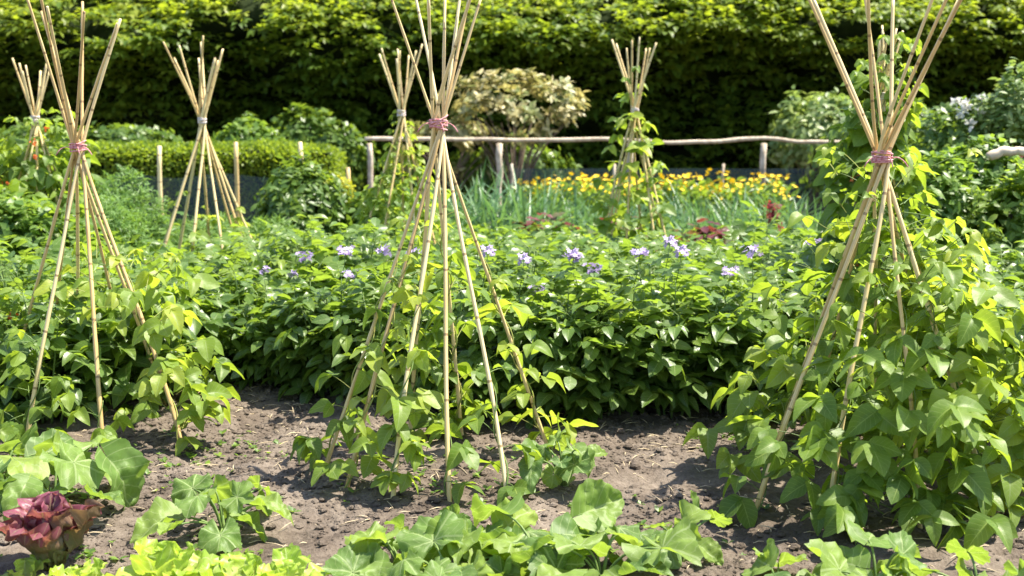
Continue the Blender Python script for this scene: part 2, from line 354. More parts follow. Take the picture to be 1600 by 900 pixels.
# ------------------------------------------------------------------ light
SUN_EL, SUN_AZ = R(64), R(80)          # azimuth from +Y (away from the camera) towards +X
w = bpy.data.worlds.new('World'); scene.world = w; w.use_nodes = True
nt = w.node_tree; bg = nt.nodes['Background']
sk = nt.nodes.new('ShaderNodeTexSky'); sk.sky_type = 'NISHITA'; sk.sun_disc = False; sk.sun_elevation = SUN_EL; sk.sun_rotation = SUN_AZ
nt.links.new(sk.outputs[0], bg.inputs[0]); bg.inputs[1].default_value = .12
sd = bpy.data.lights.new('sun', 'SUN'); sd.energy = 5.0; sd.angle = R(.5); sd.color = (1, .94, .80)
so = bpy.data.objects.new('sun', sd); COL.objects.link(so); so.location = (8, 6, 12)
sdir = Vector((math.sin(SUN_AZ)*math.cos(SUN_EL), math.cos(SUN_AZ)*math.cos(SUN_EL), math.sin(SUN_EL)))
so.rotation_euler = sdir.to_track_quat('Z', 'Y').to_euler()
vs = scene.view_settings; vs.view_transform = 'Standard'; vs.look = 'None'; vs.gamma = 1; vs.exposure = 1.6
SUNV = np.array(sdir)

# ------------------------------------------------------------------ ground
def soil_z(x, y):
    near = np.clip((9-y)/1.5, 0, 1)*np.clip((5-np.abs(x))/1.5, 0, 1)
    return near*(.05*fbm(x*1.6, y*1.6, 3) + .034*fbm(x*7, y*7, 3) + .02*fbm(x*19, y*19, 3))
xs = np.concatenate([[-400, -120, -40, -15, -8, -5], np.arange(-3.4, 3.4, .02), [3.5, 5, 8, 15, 40, 120, 400]])
ys = np.concatenate([[-100, -20, 0, 2], np.arange(3.2, 8, .02), np.arange(8, 10, .1), [12, 16, 24, 60, 150, 400, 900]])
X, Y = np.meshgrid(xs, ys)
Z = soil_z(X, Y)
gb = MB(); nx = len(xs)
i = np.arange(len(ys)-1)[:, None]*nx + np.arange(nx-1)[None]
gb.raw(np.stack([X, Y, Z], -1).reshape(-1, 3), np.stack([i, i+1, i+nx+1, i+nx], -1).reshape(-1, 4))
ground = gb.build('ground', M['soil']); ground['kind'] = 'structure'

def clods(n):
    mb = MB()
    th = np.linspace(0, 2*np.pi, 7)[:-1]
    base = [[math.cos(a)*r, math.sin(a)*r, z] for (r, z) in ((.9, -.25), (1, .15), (.6, .6)) for a in th] + [[0, 0, .75]]
    base = np.array(base); fs = []
    for q in range(2):
        for k in range(6): fs.append([q*6+k, q*6+(k+1) % 6, q*6+6+(k+1) % 6, q*6+6+k])
    for k in range(0, 6, 2): fs.append([12+k, 12+(k+1) % 6, 12+(k+2) % 6, 18])
    fs = np.array(fs)
    px = rng.uniform(-2.3, 2.3, n); py = rng.uniform(3.6, 7.2, n)
    sz = .0025 + .0045*rng.random(n) + .020*rng.random(n)**9
    keep = fbm(px*2.2, py*2.2, 2) > -.2+.3*rng.random(n)-.15
    px, py, sz = px[keep], py[keep], sz[keep]; n = len(px)
    v = base[None]*sz[:, None, None]*(1+.45*(rng.random((n, 19, 3))-.5))*np.array([1, 1, .8])
    a = rng.random(n)*6.28; c, s_ = np.cos(a)[:, None], np.sin(a)[:, None]
    v = np.stack([v[..., 0]*c-v[..., 1]*s_, v[..., 0]*s_+v[..., 1]*c, v[..., 2]], -1)
    v += np.stack([px, py, soil_z(px, py)+sz*.15], -1)[:, None]
    mb.raw(v.reshape(-1, 3), (fs[None]+(np.arange(n)*19)[:, None, None]).reshape(-1, 4))
    o = mb.build('soil_clods', M['soil'], smooth=False); o['kind'] = 'stuff'; o['label'] = 'small dry clods of brown soil'
    mb = MB()
    for k in range(900):
        x, y = rng.uniform(-2.1, 2.1), rng.uniform(3.9, 6.6); L = rng.uniform(.02, .09); a = rng.random()*6.28
        p = np.array([x, y, soil_z(x, y)+.006]); d = np.array([math.cos(a), math.sin(a), rng.uniform(-.1, .25)])*L
        mb.tube([p, p+d*.5+[0, 0, .004], p+d], [.0018, .0022, .001], 4)
    o = mb.build('straw_litter', M['straw']); o['kind'] = 'stuff'; o['label'] = 'scattered dry straw and twigs on the soil'
clods(30000)
mb = MB()
for (cx, cy, n, sp) in [(330, 705, 60, .16), (200, 745, 25, .2), (345, 880, 60, .16), (60, 880, 20, .12), (820, 760, 30, .25), (1010, 830, 40, .2), (730, 745, 40, .2), (1130, 690, 30, .15), (300, 790, 20, .3)]:
    c = G(cx, cy)
    for k in range(n):
        x, y = c[0]+rng.normal()*sp, c[1]+rng.normal()*sp; z = soil_z(x, y); m_ = rng.integers(3, 6); s = rng.uniform(.012, .035)
        a = rng.random(m_)*6.28
        fw = np.stack([np.cos(a), np.sin(a), rng.uniform(.1, .9, m_)], -1)
        mb.leaves(SMALL[0], np.tile([x, y, z+.008], (m_, 1)), fw, np.tile([0, 0, 1.], (m_, 1)), s*rng.uniform(.7, 1.3, m_))
o = mb.build('weeds', M['leafy']); o['kind'] = 'stuff'; o['label'] = 'tiny green weed seedlings on the soil'

# ------------------------------------------------------------------ plant builders
def bez(p0, p1, p2, n):
    t = np.linspace(0, 1, n)[:, None]; return (1-t)**2*np.asarray(p0)+2*t*(1-t)*np.asarray(p1)+t*t*np.asarray(p2)

class LeafBag:
    def __init__(s, tpls): s.t = tpls; s.d = [[] for _ in tpls]
    def add(s, p, f, u, z, r=None): s.d[int(rng.integers(len(s.t)))].append((*p, *f, *u, z, rng.random() if r is None else r))
    def flush(s, mb):
        for tpl, d in zip(s.t, s.d):
            if d:
                a = np.array(d, float); mb.leaves(tpl, a[:, 0:3], a[:, 3:6], a[:, 6:9], a[:, 9], a[:, 10])

def potato(H, spread, nst, flowers, leaf=.105):
    root = thing('potato_plant', '', 'potato plant', (0, 0, 0))
    st = MB(); fo = MB(); bag = LeafBag(POT); fl = []
    for k in range(nst):
        a = k*2.4 + rng.random(); rr = spread*math.sqrt((k+.5)/nst)*(.25 if flowers and k == 0 else 1)
        top = np.array([math.cos(a)*rr, math.sin(a)*rr, (H if flowers and k == 0 else H*rng.uniform(.82, 1.05)*(1-.25*(rr/spread)**2))])
        b0 = np.array([math.cos(a)*rr*.25, math.sin(a)*rr*.25, -.02])
        c = bez(b0, (b0*.5+top*.5)*np.array([.75, .75, 1.15]), top, 14); st.tube(c, np.linspace(.008, .003, 14), 5)
        nl = 12
        for q in range(nl):
            t = .22+.78*(q/(nl-1)); p = c[int(t*13)]; az = q*2.4+a*1.7+rng.normal()*.3
            out = np.array([math.cos(az), math.sin(az), 0]); 
            if q < 9: out = nrm(out + .5*nrm(np.array([top[0], top[1], 0])+1e-6))
            L = leaf*rng.uniform(1.6, 2.5)*(1 if q < 10 else .62)
            el = .9-1.0*(q < 9)*rng.random() if q > 9 else rng.uniform(-.05, .6)
            d = nrm(out + np.array([0, 0, el])); e = p+d*L+np.array([0, 0, -.3*L*rng.random()])
            rc = bez(p, p+d*L*.6, e, 5); st.tube(rc, [.0028, .0024, .002, .0016, .001], 3, cap=False)
            r0 = np.clip(.08+.55*t*rng.random()+.3*rng.random()+.12*(q > 9), 0, 1)
            tipd = nrm(rc[4]-rc[3]); side = nrm(np.cross(tipd, [0, 0, 1])); up = np.cross(side, tipd)
            roll = rng.normal()*.45; up = nrm(up + side*roll)
            sz = leaf*rng.uniform(.8, 1.25)*(1 if q < 10 else .75)
            bag.add(rc[4], tipd+np.array([0, 0, -.1]), up, sz*1.1, r0)
            for pr, (tt, sc) in enumerate(((3, .95), (2, .8), (1, .55))):
                if pr == 2 and rng.random() < .4: continue
                for sg in (-1, 1):
                    fd = nrm(side*sg*1.0 + tipd*.45 + np.array([0, 0, -.02+.3*rng.normal()*.7]))
                    bag.add(rc[tt], fd, up+side*sg*.25+rng.normal(size=3)*.15, sz*sc*rng.uniform(.85, 1.15), np.clip(r0+rng.normal()*.08, 0, 1))
        if flowers and k < flowers: fl.append((top, a))
    st.build('stems', M['stem'], root); bag.flush(fo); fo.build('foliage', M['potato'], root)
    for (top, a) in fl:
        f = MB(); sp = MB(); e = top+np.array([math.cos(a)*.03, math.sin(a)*.03, .17])
        sp.tube([top, (top+e)/2+.005, e], [.0025, .002, .002], 4)
        for q in range(17):
            c0 = e+np.clip(rng.normal(size=3), -1.5, 1.5)*np.array([.026, .026, .016]); nz = nrm(rng.normal(size=3)*.5+np.array([0, -.2, 1]))
            s1 = nrm(np.cross(nz, [1, .2, 0])); s2 = np.cross(nz, s1)
            for w_ in range(5):
                an = w_*1.2566; fw = s1*math.cos(an)+s2*math.sin(an)+nz*.25
                f.leaves(SMALL[0], c0, fw, nz, .022)
        fo2 = f.build('flower_cluster', M['purple'], root); sp.build('flower_stalk', M['stem'], fo2)
    return root

def trifol(bag, st, p, out, size, petiole=.09, lift=.4, r=None, droop=.5):
    out = nrm(out); d = nrm(out+np.array([0, 0, lift])); e = p+d*petiole
    st.tube(bez(p, p+d*petiole*.6+np.array([0, 0, .01]), e, 4), [.0022, .0019, .0017, .0014], 3, cap=False)
    h = nrm(np.array([out[0], out[1], 0])+1e-6); side = np.array([-h[1], h[0], 0])
    roll = rng.normal()*.45
    r = rng.random() if r is None else r
    for k, (ang, sc) in enumerate(((0, 1.05), (1.35, .92), (-1.35, .92))):
        f = h*math.cos(ang)+side*math.sin(ang); f = f+np.array([0, 0, -droop*rng.uniform(.1, 1.5)]); f = nrm(f+rng.normal(size=3)*.18)
        up = nrm(np.array([.15, 0, 1.])+h*rng.uniform(-.1, .7)+side*roll+rng.normal(size=3)*.3)
        q = e+f*size*.12*(1 if k == 0 else .5)
        bag.add(q, f, up, size*sc*rng.uniform(.85, 1.12), np.clip(r+rng.normal()*.1, 0, 1))

CANES = {}
def cane_pts(base, tie, tip):
    b, t, e = (np.asarray(q, float) for q in (base, tie, tip))
    L1, L2 = np.linalg.norm(t-b), np.linalg.norm(e-t); n = 46
    s = np.linspace(0, L1+L2, n); pts = []
    c = rng.normal(size=3)*.014; c[2] = 0
    d1, d2 = (t-b)/L1, (e-t)/L2
    for q in s:
        a = b+d1*q; bb = t+d2*(q-L1); k = 1/(1+math.exp(-(q-L1)/.16))
        pts.append(a*(1-k)+bb*k + c*math.sin(q*3.1)*(1-q/(L1+L2)) if q > 0 else b)
    return np.array(pts), s
def teepee(name, label, tie, bases, above, r0=.0097, tips=None, twine='twine', nmin=None):
    tie = np.asarray(tie, float); root = thing(name, label, 'bean teepee', (tie[0], tie[1], 0), 'bamboo cane teepees')
    O = np.array([tie[0], tie[1], 0]); out = []
    nB = len(bases)
    for k, b in enumerate(bases):
        b = np.array([b[0], b[1], -.04]); az = math.atan2(b[1]-tie[1], b[0]-tie[0])
        off = np.array([math.cos(az+1.9), math.sin(az+1.9), 0])*.021 + np.array([0, 0, rng.normal()*.012])
        t = tie+off; d = nrm(t-b); hh = above*rng.uniform(.82, 1.12)
        e = t+d*(hh/d[2])+np.array([rng.normal()*.045, rng.normal()*.045, 0])
        if tips is not None and k < len(tips) and tips[k] is not None: e[0] = tips[k][0]; e[2] = tips[k][1]
        pts, s = cane_pts(b, t, e); mbb = MB(); L = s[-1]
        rad = (r0*(1-.38*s/L))*(1+.16*np.exp(-((((s+.11*k) % .27)-.135)/.02)**2))*rng.uniform(.85, 1.12)
        mbb.tube(pts, rad, 8); mbb.build('cane', M['cane'], root, origin=O); out.append((pts, s, b, t))
    tb = MB()
    for lp in range(7):
        th = np.linspace(0, 2*np.pi, 17); rr = (.036 if tie[1] < 7 else .031)+.004*rng.random(); tl = rng.normal()*.25
        ring = tie+np.stack([np.cos(th)*rr, np.sin(th)*rr, np.cos(th+lp)*tl*.03+(lp-3)*.0055], -1); tb.tube(ring, .0034, 5, cap=False)
    for sgn in ((-1, 1, .3) if tie[1] < 7 else ()):
        p = tie+np.array([.03*sgn, -.034, 0]); tb.tube(bez(p, p+[.03*sgn, -.02, .012], p+[.055*sgn, -.025, -.035], 6), .0025, 4)
    tb.build('twine', M[twine], root, origin=O)
    return root, out

DIRN = ['right', 'rear right', 'rear', 'rear left', 'left', 'front left', 'front', 'front right']
def where(b, c):
    a = math.atan2(b[1]-c[1], b[0]-c[0]); return DIRN[int(round(a/(math.pi/4))) % 8]
def bean_on(cane, tie, h0, h1, n, size, label, mat='bean', flower=None, spread=.12, thick=.0035, vine='stem', grp=None, bushy=0, lowbias=1.0, pods=0):
    pts, s, b, t = cane
    root = thing('bean_plant', label, 'bean plant', (b[0], b[1], 0), grp or 'bean plants climbing the canes')
    O = np.array([b[0], b[1], 0]); st = MB(); fo = MB(); bag = LeafBag(BEAN)
    zz = pts[:, 2]; hi = max(3, int(np.searchsorted(zz, h1)))
    path = pts[:hi]; m = max(40, hi*6); ti = np.linspace(0, hi-1, m); pa = np.stack([np.interp(ti, np.arange(hi), path[:, q]) for q in range(3)], -1)
    ln = pa[:, 2]
    ph = rng.random()*6.28; th = ln*22+ph
    hx = pa + .017*np.stack([np.cos(th), np.sin(th), 0*th], -1); hx[0, 2] = max(hx[0, 2], -.02)
    st.tube(hx, np.linspace(thick, thick*.5, m), 5)
    cen = np.array([tie[0], tie[1]])
    for q in range(n):
        f = (q+rng.random())/n; z = h0+(h1-h0)*f**lowbias
        p = hx[min(m-1, int(np.searchsorted(ln, z)))].copy()
        o = p[:2]-cen; a = math.atan2(o[1], o[0])+rng.normal()*1.1+(0 if rng.random() < .7 else 2)
        out = np.array([math.cos(a), math.sin(a), 0])
        ps = spread*rng.uniform(.4, 1.35)
        if bushy: p = p+out*rng.uniform(0, bushy)+np.array([0, 0, rng.normal()*.03])
        fs = 1-.45*(f > .85)
        trifol(bag, st, p, out+rng.normal(size=3)*.15, size*fs*rng.uniform(.72, 1.18), ps, rng.uniform(.1, .9), np.clip(.12+.55*rng.random()+.3*f, 0, 1), .45)
    st.build('vine', M[vine], root, origin=O); bag.flush(fo); fo.build('foliage', M[mat], root, origin=O)
    if flower:
        for q in range(flower[1]):
            fb = MB()
            z = h0+(h1-h0)*rng.uniform(.3, 1); p = hx[min(m-1, int(np.searchsorted(ln, z)))]; o = nrm(np.append(p[:2]-cen, 0)); p = p+o*.1+rng.normal(size=3)*.03
            for w_ in range(7): fb.leaves(SMALL[0], p+rng.normal(size=3)*.008, rng.normal(size=3), rng.normal(size=3), .034)
            fb.build('flower', M[flower[0]], root, origin=O)
    return root

def squash(loc, label, n, rad, hgt, leaf, az0=0, azspan=6.28, grp='squash plants across the front', mat='squash', flower=False):
    root = thing('squash_plant', label, 'squash plant', loc, grp)
    st = MB()
    st.tube([[0, 0, -.02], [.02, .01, .02], [.05, .02, .035]], [.012, .011, .009], 6); st.build('stem', M['palestem'], root)
    n = int(n*1.6)
    for k in range(n):
        a = az0+azspan*((k+.5*rng.random())/n)+rng.normal()*.12; rr = rad*rng.uniform(.3, 1.05); h = hgt*rng.uniform(.35, 1.1)*(1-.2*rr/rad)
        c, s_ = math.cos(a), math.sin(a)
        e = np.array([c*rr, s_*rr, h]); pt = bez([c*.01, s_*.01, .01], [c*rr*.35, s_*rr*.35, h*1.05], e, 8)
        lf = MB(); sz = leaf*rng.uniform(.42, .85)
        f = nrm(np.array([c, s_, rng.uniform(-.6, .35)])+rng.normal(size=3)*.35); up = nrm(np.array([c*.2+.1, s_*.2-.12, 1])+rng.normal(size=3)*.38)
        hb = rng.random() < .55; lf.leaves(SQH[int(rng.integers(4))] if hb else SQ[int(rng.integers(len(SQ)))], e, f, up, sz); lo = lf.build('leaf', M['squash_plain' if hb else mat], root)
        pm = MB(); pm.tube(pt, np.linspace(.0055, .003, 8), 6); pm.build('leaf_stalk', M['stem'], lo)
    return root

def lettuce(loc, label, n, size, mat='lettuce', tpls=LETT, upright=.0, grp='green lettuces along the front', name='lettuce', cat='lettuce'):
    root = thing(name, label, cat, loc, grp)
    for k in range(n):
        f = k/n; a = k*2.4+rng.random()*.4; el = upright*.97+.12+((1.42-upright) if upright else 1.15)*f+rng.normal()*.08; c, s_ = math.cos(a), math.sin(a)
        fw = np.array([c*math.cos(el), s_*math.cos(el), math.sin(el)]); up = np.array([-c*math.sin(el), -s_*math.sin(el), math.cos(el)])
        lf = MB(); sz = size*((1.0-.06*f) if upright else (1.05-.4*f))*rng.uniform(.85, 1.12)
        lf.leaves(tpls[int(rng.integers(len(tpls)))], np.array([c*.012, s_*.012, .008]), fw, up+rng.normal(size=3)*.12, sz, np.clip(.3+.6*f+rng.normal()*.15, 0, 1)); lf.build('leaf', M[mat], root)
    return root

def leafy(n, H, spread, tpl, leaf, mat, name, cat, stem='stem'):
    root = thing(name, '', cat); st = MB(); fo = MB(); bag = LeafBag(tpl)
    for k in range(n):
        a = k*2.4+rng.random()*.5; rr = spread*math.sqrt((k+.6)/n)*rng.uniform(.7, 1.1); h = H*rng.uniform(.45, 1.0)*(1-.3*(rr/spread)**2)
        e = np.array([math.cos(a)*rr, math.sin(a)*rr, h]); c = bez([0, 0, -.01], [e[0]*.3, e[1]*.3, h*.8], e, 6); st.tube(c, np.linspace(.005, .0025, 6), 4, cap=False)
        d = nrm(np.array([math.cos(a), math.sin(a), rng.uniform(-.3, .7)]))
        bag.add(e-d*leaf*.1, d, nrm(np.array([math.cos(a)*.2, math.sin(a)*.2, 1])+rng.normal(size=3)*.3), leaf*rng.uniform(.75, 1.2))
        for q in range(3):
            p = c[2+q]; az = rng.random()*6.28; d = nrm(np.array([math.cos(az), math.sin(az), rng.uniform(-.1, .5)]))
            bag.add(p, d, nrm(np.array([0, 0, 1])+rng.normal(size=3)*.35), leaf*rng.uniform(.55, .95))
    st.build('stems', M[stem], root); bag.flush(fo); fo.build('foliage', M[mat], root); return root

def leek(n, H):
    fo = MB(); bag = LeafBag(BLADE)
    for k in range(n):
        a = k*2.4+rng.random(); d = nrm(np.array([math.cos(a)*.28, math.sin(a)*.28, 1])+rng.normal(size=3)*.08)
        bag.add(np.array([math.cos(a)*.012, math.sin(a)*.012, -.01]), d, np.array([-math.cos(a), -math.sin(a), .25]), H*rng.uniform(.7, 1.08))
    bag.flush(fo); o = fo.build('leek_plant', M['leek']); tag(o, '', 'leek'); return o

def spray_shrub(loc, label, rx, ry, rz_, zc, n, leaf, mat, tpl, name='shrub', cat='shrub', whorl=7, trunk=True, grp=None, gap=.35, lift=.3, core=False, flowers=None, clumps=0):
    root = thing(name, label, cat, loc, grp); fo = MB(); bag = LeafBag(tpl); tr = MB()
    cl = None
    if clumps:
        cl = nrm(rng.normal(size=(clumps, 3))*np.array([1, .8, .8])+np.array([0, -.25, .25]))*rng.uniform(.55, 1.05, clumps)[:, None]
    k = 0; ends = []; seed = rng.random()*50
    while k < n:
        d = nrm(rng.normal(size=3)); 
        if d[2] < -.6: continue
        if clumps:
            c0 = cl[int(rng.integers(clumps))]; c = (c0+rng.normal(size=3)*.085)*np.array([rx, ry, rz_])+np.array([0, 0, zc]); d = nrm(c0)
        elif vnoise(np.array([d[0]*3+seed]), np.array([d[2]*3+d[1]*2]))[0]+.5 < gap*rng.random()*1.6: continue
        bump = 1+.22*(vnoise(np.array([d[0]*2.3+seed]), np.array([d[2]*2.3-d[1]*1.7]))[0]*2)
        rr = bump*(.55+.45*rng.random()**.5); c = c if clumps else np.array([d[0]*rx, d[1]*ry, d[2]*rz_+zc])*np.array([rr, rr, 1])+np.array([0, 0, (rr-1)*rz_*d[2]])
        if c[2] < .03: continue
        ends.append(c); ax = nrm(d+np.array([0, 0, lift]))
        s1 = nrm(np.cross(ax, [.3, .2, 1])); s2 = np.cross(ax, s1); r0 = rng.random()
        for q in range(whorl):
            an = q*6.283/whorl+rng.random(); f = nrm(s1*math.cos(an)+s2*math.sin(an)+ax*rng.uniform(.1, .9))
            bag.add(c+rng.normal(size=3)*leaf*.25, f, ax+rng.normal(size=3)*.3, leaf*rng.uniform(.7, 1.2), np.clip(r0*.6+.4*rng.random(), 0, 1))
        k += 1
    bag.flush(fo)
    if trunk:
        for q in range(min(26, len(ends))):
            e = ends[int(rng.integers(len(ends)))]*.85; b = np.array([rng.normal()*.05, rng.normal()*.05, -.03])
            tr.tube(bez(b, np.array([e[0]*.25, e[1]*.25, max(.1, e[2]*.65)]), e, 9), np.linspace(.022, .005, 9), 5, cap=False)
        tr.build('branches', M['bark'], root)
    fo.build('foliage', M[mat], root)
    if flowers:
        fm, cnt, sz = flowers
        ends.sort(key=lambda e: -(e[2]-.8*e[1]))
        for q in range(cnt):
            e = ends[q*3]; fb = MB(); e = e+np.array([0, -.05, .05])
            for w_ in range(16):
                d = nrm(rng.normal(size=3)+[0, -.4, .5]); fb.leaves(SMALL[0], e+d*sz*.15, d, rng.normal(size=3), sz)
            fb.build('flower', M[fm], root)
    return root

# ------------------------------------------------------------------ teepees
def ring_bases(c, r, n, a0=0., jit=.05): return [(c[0]+r*math.cos(a0+k*6.2832/n+rng.normal()*.08)+rng.normal()*jit*.3, c[1]+r*math.sin(a0+k*6.2832/n)+rng.normal()*jit*.3) for k in range(n)]
gxy = lambda L: [tuple(G(a, b)[:2]) for a, b in L]
tipx = lambda L, D: [None if q is None else (P(q[0], q[1], D)[0], P(q[0], q[1], D)[2]) for q in L]

tC = P(685, 193, 5.2)
_, cC = teepee('bean_teepee', 'tallest bare bamboo cane teepee in the middle, bound with pink twine', tC,
    gxy([(498, 745), (537, 768), (612, 787), (703, 790), (795, 782), (862, 705), (722, 678), (640, 688)]), .68,
    tips=tipx([(752, -8), (735, -30), (718, -30), (690, -20), (640, -25), (610, -12), (677, 6), (745, -12)], 5.2))
# a few canes doubled up as in the photo
tL = P(122, 230, 5.85)
_, cL = teepee('bean_teepee', 'bamboo cane teepee at the left with leaves round its feet, tied with pink twine', tL,
    gxy([(38, 692), (163, 714), (290, 702), (262, 640), (128, 606), (0, 640), (70, 612), (222, 615)]), .64,
    tips=tipx([(183, 28), (96, -5), (35, 12), (62, -6), (130, 22), (203, 40), (178, 28), (108, -4)], 5.85))
tE = P(1378, 246, 4.75)
_, cE = teepee('bean_teepee', 'bamboo cane teepee at the right, its lower half wrapped in large bean leaves', tE,
    gxy([(1172, 810), (1195, 735), (1262, 690), (1370, 682), (1480, 690), (1560, 750), (1560, 815), (1440, 840), (1290, 835)]), .72,
    tips=tipx([(1512, -5), (1462, -10), (1437, -20), (1406, -20), (1318, -20), (1255, -6), (1292, -12), (1372, -25), (1420, -10)], 4.75), r0=.0105)
tA = P(55, 186, 9.3)
_, cA = teepee('bean_teepee', 'small distant cane teepee at the far left half hidden by bean leaves', tA, ring_bases(tA, .5, 8, .3), .42, r0=.0125, twine='whitetwine')
tB = P(316, 188, 9.4)
_, cB = teepee('bean_teepee', 'bare distant cane teepee standing in front of the clipped hedge', tB, ring_bases(tB, .53, 9, .35), .56, r0=.0125, twine='whitetwine',
    tips=tipx([(250, 92)], 9.4) if False else None)
tC2 = P(627, 176, 10.2)
_, cC2 = teepee('bean_teepee', 'small distant cane teepee with yellowing vines just left of the middle teepee', tC2, ring_bases(tC2, .5, 9, .1), .5, r0=.0125, twine='whitetwine')
tD = P(992, 172, 10.0)
_, cD = teepee('bean_teepee', 'distant cane teepee with sparse pale bean leaves before the yellow flowers', tD, ring_bases(tD, .42, 8, .5), .56, r0=.0125, twine='whitetwine')
tF = P(1378, 150, 7.4)
_, cF = teepee('bean_teepee', 'distant cane teepee swamped by dark bean leaves behind the right-hand teepee', tF, ring_bases(tF, .36, 7, .2), .4, r0=.011, twine='whitetwine')

for k, c in enumerate(cC):
    w_ = where(c[2], tC); h1 = [.95, 1.1, .8, .42, .5, .95, 1.25, 1.1][k]; n = [14, 16, 14, 3, 8, 18, 36, 32][k]
    bean_on(c, tC, .05, h1, n, .098, f'young bean plant on the {w_} cane of the middle teepee', 'bean_pale' if k in (1, 2, 5, 7) else 'bean', spread=.10, vine='vine' if k in (0, 1, 5, 6) else 'stem', lowbias=1.7, thick=.0045)
for k, c in enumerate(cL):
    w_ = where(c[2], tL); h1 = [.5, .28, .85, .8, .5, .6, .55, .8][k]; n = [20, 4, 46, 60, 56, 50, 60, 58][k]
    bean_on(c, tL, .05, h1, n, .10, f'bean plant at the foot of the {w_} cane of the left teepee', 'bean_pale' if k in (2,) else 'bean', spread=.14, bushy=[.05, .02, .17, .2, .2, .2, .2, .2][k], lowbias=1.35, vine='vine' if k in (2, 7) else 'stem', flower=('orange', 4) if k == 5 else None)
for k, c in enumerate(cE):
    w_ = where(c[2], tE); h1 = [.4, .8, 1.05, 1.35, 1.4, 1.2, 1.05, .95, .6][k]; n = [6, 22, 50, 66, 84, 98, 98, 88, 34][k]
    bean_on(c, tE, .06, h1, n, .110, f'leafy bean plant on the {w_} cane of the right teepee', 'bean_pale' if k in (1, 4, 6) else 'bean', spread=.15, bushy=.19 if k else .03, lowbias=1.45, vine='vine' if k in (1, 3) else 'stem')
for k, c in enumerate(cA):
    bean_on(c, tA, .1, 1.5 if k % 2 else 1.35, 28, .12, f'tall bean plant on the {where(c[2], tA)} cane of the far left teepee', 'bean', bushy=.12, flower=('orange', 3) if k in (5, 6, 4) else None, spread=.12)
for k, c in enumerate(cB):
    if k % 2 == 0: bean_on(c, tB, .05, .8 + .2*(k == 4), 10, .09, f'small bean plant on the {where(c[2], tB)} cane of the bare distant teepee', 'bean_pale', spread=.06, vine='vine')
for k, c in enumerate(cC2):
    bean_on(c, tC2, .1, rng.uniform(1.0, 1.6), 24, .085, f'thin yellowish bean plant, {where(c[2], tC2)} cane of the teepee left of the middle one', 'bean_pale', spread=.06, vine='vine')
for k, c in enumerate(cD):
    if k != 2: bean_on(c, tD, .3, [1.9, 1.0, 0, 1.5, .9, 1.75, 1.1, 1.6][k], [16, 9, 0, 13, 8, 14, 8, 14][k], .11, f'pale bean plant on the {where(c[2], tD)} cane of the teepee before the yellow flowers', 'bean_pale' if k % 2 else 'bean', spread=.10, vine='vine')
for k, c in enumerate(cF):
    bean_on(c, tF, .2, 1.5+.5*rng.random(), 40, .12, f'tall dark bean plant on the {where(c[2], tF)} cane of the swamped rear teepee', 'bean', bushy=.10, spread=.09, flower=('orange', 2) if k in (4, 5) else None)

# ------------------------------------------------------------------ potatoes
pot_plain = Kind([potato(rng.uniform(.56, .82), .31, 6, 0, rng.uniform(.09, .115)) for _ in range(8)])
pot_flow = Kind([potato(.74, .28, 7, 1) for _ in range(3)])
pot_low = Kind([potato(.55, .27, 6, 0, .075) for _ in range(2)])
def front_edge(px):
    return float(np.interp(px, [-200, 190, 250, 450, 560, 700, 850, 1080, 1130, 1250, 1400, 1900], [6.0, 6.1, 6.75, 6.7, 6.4, 6.15, 6.05, 6.05, 6.1, 6.1, 6.0, 6.0]))
targets = [(488, 405), (528, 398), (418, 427), (600, 395), (640, 400), (884, 405), (908, 408), (987, 402), (1035, 385), (1052, 400), (1180, 397), (1267, 382), (1500, 412), (850, 472), (538, 432), (465, 475), (1130, 430), (940, 425), (808, 412), (655, 455), (750, 400)]
used_t = []
row = 0; d = 0
pts_list = []
for r_ in range(8):
    off = .18*(r_ % 2); x = -4.6
    while x < 4.6:
        px_guess = 800+FPX*x/6.6; y = front_edge(px_guess)+.10*math.sin(x*5.1)+.06*math.sin(x*11)+r_*.36+rng.normal()*.07
        xx = x+off+rng.normal()*.05; lim = (y*.46+.4)
        if abs(xx) < lim: pts_list.append([xx, y, r_])
        x += .36
tw = [P(a, b+14, front_edge(a)+.36*2.6+.0) for a, b in targets]
tw = []
for a, b in targets:                    # flower heads stand about 0.8 m up: intersect that level
    g = G(a, b, .84); tw.append(g)
pts_arr = np.array(pts_list)
flow_idx = {}
for g, (a_, b_) in zip(tw, targets):
    y_ = max(g[1], front_edge(a_)+.06); q = P(a_, b_, y_)
    dd = np.hypot(pts_arr[:, 0]-q[0], pts_arr[:, 1]-y_); dd[list(flow_idx)] = 9; j = int(np.argmin(dd)); flow_idx[j] = q
for j, (xx, y, r_) in enumerate(pts_list):
    px = 800+FPX*xx/y
    side = 'left of the middle teepee' if px < 560 else ('behind the middle teepee' if px < 820 else ('right of that teepee' if px < 1180 else 'behind the right teepee'))
    rowname = 'in the front rows' if r_ < 2 else ('in the middle rows' if r_ < 5 else 'in the back rows')
    grp = f'potato plants {rowname} {side}'
    if j in flow_idx:
        g = flow_idx[j]; pot_flow.place((g[0], g[1], 0), f'flowering pale purple potato plant {rowname} {side}', grp + ' in flower', sc=float(np.clip(g[2]/.89, .72, 1.08)))
    elif r_ == 0 and rng.random() < .3: pot_low.place((xx, y, 0), f'low green potato plant {rowname} {side}', grp+' that are low', sc=rng.uniform(.9, 1.1))
    else: pot_plain.place((xx, y, 0), f'leafy green potato plant {rowname} {side}', grp, sc=rng.uniform(.82, 1.08), szv=rng.uniform(.9, 1.1))
for kd in (pot_plain, pot_flow, pot_low): kd.done()

